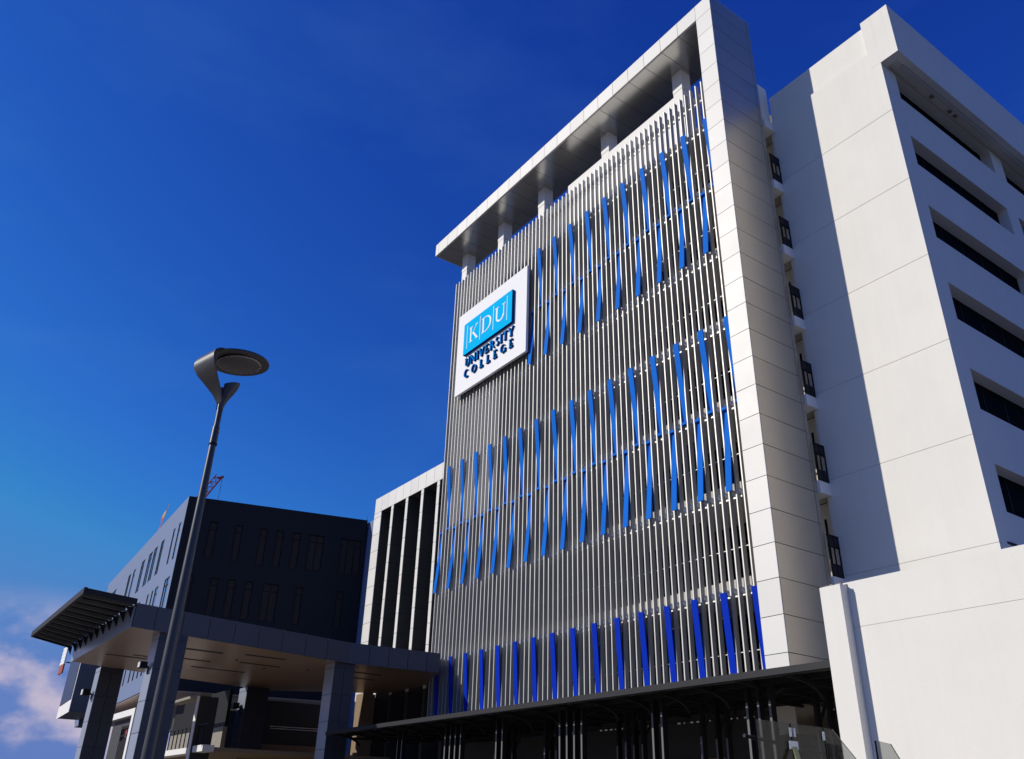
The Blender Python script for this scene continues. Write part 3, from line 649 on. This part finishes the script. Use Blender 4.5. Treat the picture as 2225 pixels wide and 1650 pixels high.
for x0, n in ((-13.4, 3), (-16.42, 2), (-20.14, 4), (-23.28, 2), (-26.3, 4), (-29.6, 2)):
    for k in range(n): post(x0 + 0.32 * k, 16.0, 2.47)
    for k in range(n): post(x0 + 0.62 + 0.34 * k, 17.6, 1.95)
for x in (-15.66, -18.4, -22.0): post(x, 16.9, 1.96)
# ground-floor lobby behind it
lob = root('ground_floor_lobby', (-22, 21, GROUND), 'dark ground-floor lobby front behind the walkway posts', 'shopfront')
box('rear_wall', 'wall_dark', lob, -34.5, -10.5, 21.5, 21.7, GROUND, 2.9)
for x0, x1, m in ((-19.6, -18.9, 'tan'), (-15.2, -12.2, 'tan'), (-23.6, -20.4, 'glass_brown'), (-28.5, -25.0, 'glass_brown')):
    box('wall_panel', m, lob, x0, x1, 21.44, 21.49, GROUND, 1.85)
box('ceiling', 'wall_dark', lob, -34.5, -10.5, 19.1, 21.72, 2.976, 3.1)
box('door_head', 'tan', lob, -15.3, -11.6, 21.40, 21.48, 1.9, 2.0)
box('notice_panel', 'beige_wall', lob, -19.75, -19.45, 19.0, 19.05, 0.6, 1.0)

# ================================================================== glass balustrade, bottom right
gb = root('glass_balustrade', (-7, 9.3, GROUND), 'clear frameless glass balustrade with clips and handrail by the white pier', 'balustrade')
XG = -7.0
for a, b in ((8.50, 9.12), (9.14, 9.76)): box('glass_panel', 'glass_clear', gb, XG - 0.012, XG + 0.012, a, b, GROUND, 1.13)
MB().prism([(XG - 0.012, 9.78, GROUND), (XG - 0.012, 10.62, GROUND), (XG - 0.012, 10.62, 0.62), (XG - 0.012, 9.96, 1.125), (XG - 0.012, 9.78, 1.13)], (0.024, 0, 0)).build('glass_panel', 'glass_clear', gb)
MB().prism([(XG + 0.35, 10.3, GROUND), (XG + 0.35, 11.2, GROUND), (XG + 0.35, 11.0, 0.55), (XG + 0.35, 10.62, 0.98), (XG + 0.35, 10.3, 1.0)], (0.024, 0, 0)).build('glass_panel', 'glass_clear', gb)
MB().tube([(XG - 0.18, 8.50, 0.96), (XG - 0.18, 9.9, 0.86)], 0.022, 10).build('handrail', 'metal_dark', gb)
for y in (9.09, 9.16, 9.73): box('clip', 'steel_light', gb, XG + 0.013, XG + 0.03, y, y + 0.03, 0.98, 1.08)
box('clamp_plate', 'steel_light', gb, XG + 0.015, XG + 0.04, 9.06, 9.20, 0.84, 0.93)
MB().bar((XG + 0.06, 9.1, 0.86), (XG + 0.35, 8.95, 0.1), 0.05, 0.03).build('brace', 'yellow_strip', gb)
box('base_channel', 'metal_dark', gb, XG - 0.05, XG + 0.05, 8.45, 10.7, GROUND + 0.001, GROUND + 0.1)

# ================================================================== street lamp
LX, LY = -11.79, 2.95
lamp = root('street_lamp', (LX, LY, GROUND), 'dark grey street lamp with a flat round head on a curled arm', 'street lamp')
MB().tube([(LX, LY, GROUND), (LX, LY, 4.75)], [0.100, 0.046], 20).build('pole', 'lamp_grey', lamp)
MB().tube([(LX, LY, 4.74), (LX, LY, 5.0)], [0.054, 0.050], 20).build('collar', 'lamp_grey', lamp)
MB().tube([(LX, LY, 4.715), (LX, LY, 4.738)], [0.060, 0.060], 20).build('collar_ring', 'metal_black', lamp)
MB().tube([(LX, LY, 4.99), (LX, LY, 5.2), (LX, LY, 5.36)], [0.040, 0.041, 0.046], 20).build('neck', 'lamp_grey', lamp)
vw = Vector((-0.970, 0.2427, 0)); sd = Vector((vw.y, -vw.x, 0))          # along and across the camera's line of sight to the lamp
ax = (sd * math.cos(R(28)) + vw * math.sin(R(28))).normalized(); bx_ = Vector((-ax.y, ax.x, 0))
def LP(a, b, z): return Vector((LX, LY, 0)) + ax * a + bx_ * b + Vector((0, 0, z))
# arm: a folded strap that widens into the round head
cp = [(0.0, 5.30, 0.045), (-0.035, 5.40, 0.06), (-0.10, 5.52, 0.10), (-0.22, 5.66, 0.165), (-0.335, 5.79, 0.235), (-0.395, 5.90, 0.27), (-0.405, 5.98, 0.265), (-0.375, 6.06, 0.25), (-0.31, 6.11, 0.235), (-0.22, 6.128, 0.25), (-0.12, 6.135, 0.30)]
st = MB(); st.sm = True; th = 0.028
ring = []
for i, (a, z, hw) in enumerate(cp):
    a0, z0, _ = cp[max(0, i - 1)]; a1, z1, _ = cp[min(len(cp) - 1, i + 1)]
    t = Vector((a1 - a0, z1 - z0)).normalized(); n = Vector((-t.y, t.x)) * th / 2
    ring.append([LP(a + n.x, -hw, z + n.y), LP(a + n.x, hw, z + n.y), LP(a - n.x, hw, z - n.y), LP(a - n.x, -hw, z - n.y)])
st.poly([tuple(p) for r in ring for p in r], [(i * 4 + k, i * 4 + (k + 1) % 4, i * 4 + 4 + (k + 1) % 4, i * 4 + 4 + k) for i in range(len(cp) - 1) for k in range(4)] + [(3, 2, 1, 0), tuple((len(cp) - 1) * 4 + k for k in range(4))])
st.build('arm_strap', 'lamp_grey', lamp)
hd = MB(); hc, hr = 0.13, 0.47; N = 40
def disc(mb, r0, z0, z1, a_c, sq=1.0):
    bot = [LP(a_c + r0 * math.cos(2 * math.pi * k / N) * sq, r0 * math.sin(2 * math.pi * k / N), z0 + 0.03 * math.cos(2 * math.pi * k / N)) for k in range(N)]
    top = [p + Vector((0, 0, z1 - z0)) for p in bot]
    mb.poly([tuple(p) for p in bot + top], [tuple(range(N))[::-1], tuple(range(N, 2 * N))] + [(k, (k + 1) % N, (k + 1) % N + N, k + N) for k in range(N)])
disc(hd, hr, 6.125, 6.147, hc); head = hd.build('head', 'lamp_grey', lamp)
ls = MB(); disc(ls, 0.325, 6.105, 6.122, hc + 0.03); lens = ls.build('lens', 'lamp_lens', head)
gm = MB()
for k in range(-9, 10):
    w = math.sqrt(max(0, 0.315 ** 2 - (k * 0.033) ** 2))
    gm.bar(tuple(LP(hc + 0.03 + k * 0.033, -w, 6.1 + 0.003 * k)), tuple(LP(hc + 0.03 + k * 0.033, w, 6.1 + 0.003 * k)), 0.008, 0.012)
gm.build('louvre', 'post_grey', lens)
# second leaf: open half funnel leaning the other way
lf = MB(); lf.sm = True; prof = [(0.01, 5.28, 0.045), (0.03, 5.40, 0.068), (0.06, 5.51, 0.105), (0.085, 5.61, 0.138), (0.095, 5.70, 0.150)]
pts = []; NA = 19
for thk in (0, 0.014):
    for a, z, r in prof:
        for k in range(NA):
            q = R(-150 + 300 * k / (NA - 1)); pts.append(tuple(LP(a - 0.02 + (r - thk) * math.cos(q), (r - thk) * math.sin(q), z + 0.07 * math.cos(q * 0.75) * (r / 0.15))))
n0 = len(prof) * NA; fs = []
for j in range(len(prof) - 1):
    for k in range(NA - 1):
        i = j * NA + k; fs.append((i, i + 1, i + NA + 1, i + NA)); fs.append((n0 + i + NA, n0 + i + NA + 1, n0 + i + 1, n0 + i))
for k in range(NA - 1): i = (len(prof) - 1) * NA + k; fs.append((i, i + 1, n0 + i + 1, n0 + i))
lf.poly(pts, fs); lf.build('leaf', 'lamp_grey', lamp)

# ================================================================== tower crane and flag
cr = root('tower_crane', (-110, 24, GROUND), 'red lattice crane jib rising behind the blue-grey building', 'crane')
A = Vector((-110, 26.0, 33.0)); B = Vector((-110, 29.45, 39.7))
def lattice(mb, a, b, w, n):
    d = (b - a); u = d.normalized(); s = Vector((0, u.z, -u.y)); t = Vector((1, 0, 0))
    ch = [(-s * w / 2 * 0.2 - t * w / 2), (-s * w / 2 * 0.2 + t * w / 2), s * w]
    for c in ch: mb.bar(a + c, b + c, 0.13)
    for k in range(n):
        p, q, r = a + d * (k / n), a + d * ((k + 0.5) / n), a + d * ((k + 1) / n)
        for i in (0, 1): mb.bar(p + ch[i], q + ch[2], 0.055); mb.bar(q + ch[2], r + ch[i], 0.055)
        mb.bar(p + ch[0], p + ch[1], 0.055)
jb = MB(); lattice(jb, A - (B - A) * 0.6, B, -0.75, 14); jb.build('jib', 'crane_red', cr)
MB().bar(B + Vector((-0.2, -0.35, -0.1)), B + Vector((0.2, 0.3, 0.2)), 0.25, 0.25).build('jib_head', 'crane_red', cr)
ms = MB(); b0 = A - (B - A) * 0.6
for dx in (-0.6, 0.6):
    for dy in (-0.6, 0.6): ms.bar((b0.x + dx, b0.y + dy, GROUND), (b0.x + dx, b0.y + dy, b0.z), 0.14)
for k in range(18):
    z = GROUND + (b0.z - GROUND) * k / 18; z2 = GROUND + (b0.z - GROUND) * (k + 1) / 18
    for dy in (-0.6, 0.6): ms.bar((b0.x - 0.6, b0.y + dy, z), (b0.x + 0.6, b0.y + dy, z2), 0.08)
    for dx in (-0.6, 0.6): ms.bar((b0.x + dx, b0.y - 0.6, z), (b0.x + dx, b0.y + 0.6, z2), 0.08)
ms.build('mast', 'crane_red', cr)
MB().tube([tuple(B + Vector((0, 0.2, 0))), tuple(B + Vector((0, 0.2, -7)))], 0.03, 6).build('hoist_rope', 'metal_dark', cr)

fl = root('roof_flag', (-59.4, 12.9, 17.0), 'small furled red and yellow flag on the roof edge of the blue-grey building', 'flag')
MB().tube([(-60.005, 12.672, 16.83), (-58.85, 12.672, 18.568)], 0.022, 8).build('pole', 'steel_light', fl)
def fpt(t, off, y): return (-59.95 + 1.078 * t - off * 1.21, 12.65 + y, 17.05 + 1.496 * t + off * 0.33)
for nm, t0, t1, w0, w1, m in (('flag_cloth', 0, 0.46, 0.24, 0.36, 'flag_red'), ('flag_cloth', 0.46, 0.76, 0.22, 0.20, 'flag_yellow'), ('flag_cloth', 0.76, 1.0, 0.30, 0.05, 'flag_purple')):
    b = MB(); n = 6; P = []
    for k in range(n + 1):
        t = t0 + (t1 - t0) * k / n; w = w0 + (w1 - w0) * k / n
        P += [fpt(t, 0.022, -0.0132), fpt(t, w, 0.055 * math.sin(9 * t) - 0.0132), fpt(t, w, 0.055 * math.sin(9 * t) + 0.0132), fpt(t, 0.022, 0.0132)]
    b.poly(P, [(i * 4 + k, i * 4 + (k + 1) % 4, i * 4 + 4 + (k + 1) % 4, i * 4 + 4 + k) for i in range(n) for k in range(4)] + [(3, 2, 1, 0), tuple(n * 4 + k for k in range(4))])
    b.build(nm, m, fl)
MB().tube([(-50.82, 12.76, 16.83), (-50.82, 12.76, 17.545)], 0.0132, 6).build('lightning_rod', 'metal_dark', lbd)
MB().tube([(-49.39, 23.1, 16.83), (-49.39, 23.1, 17.545)], 0.0132, 6).build('lightning_rod', 'metal_dark', lbd)
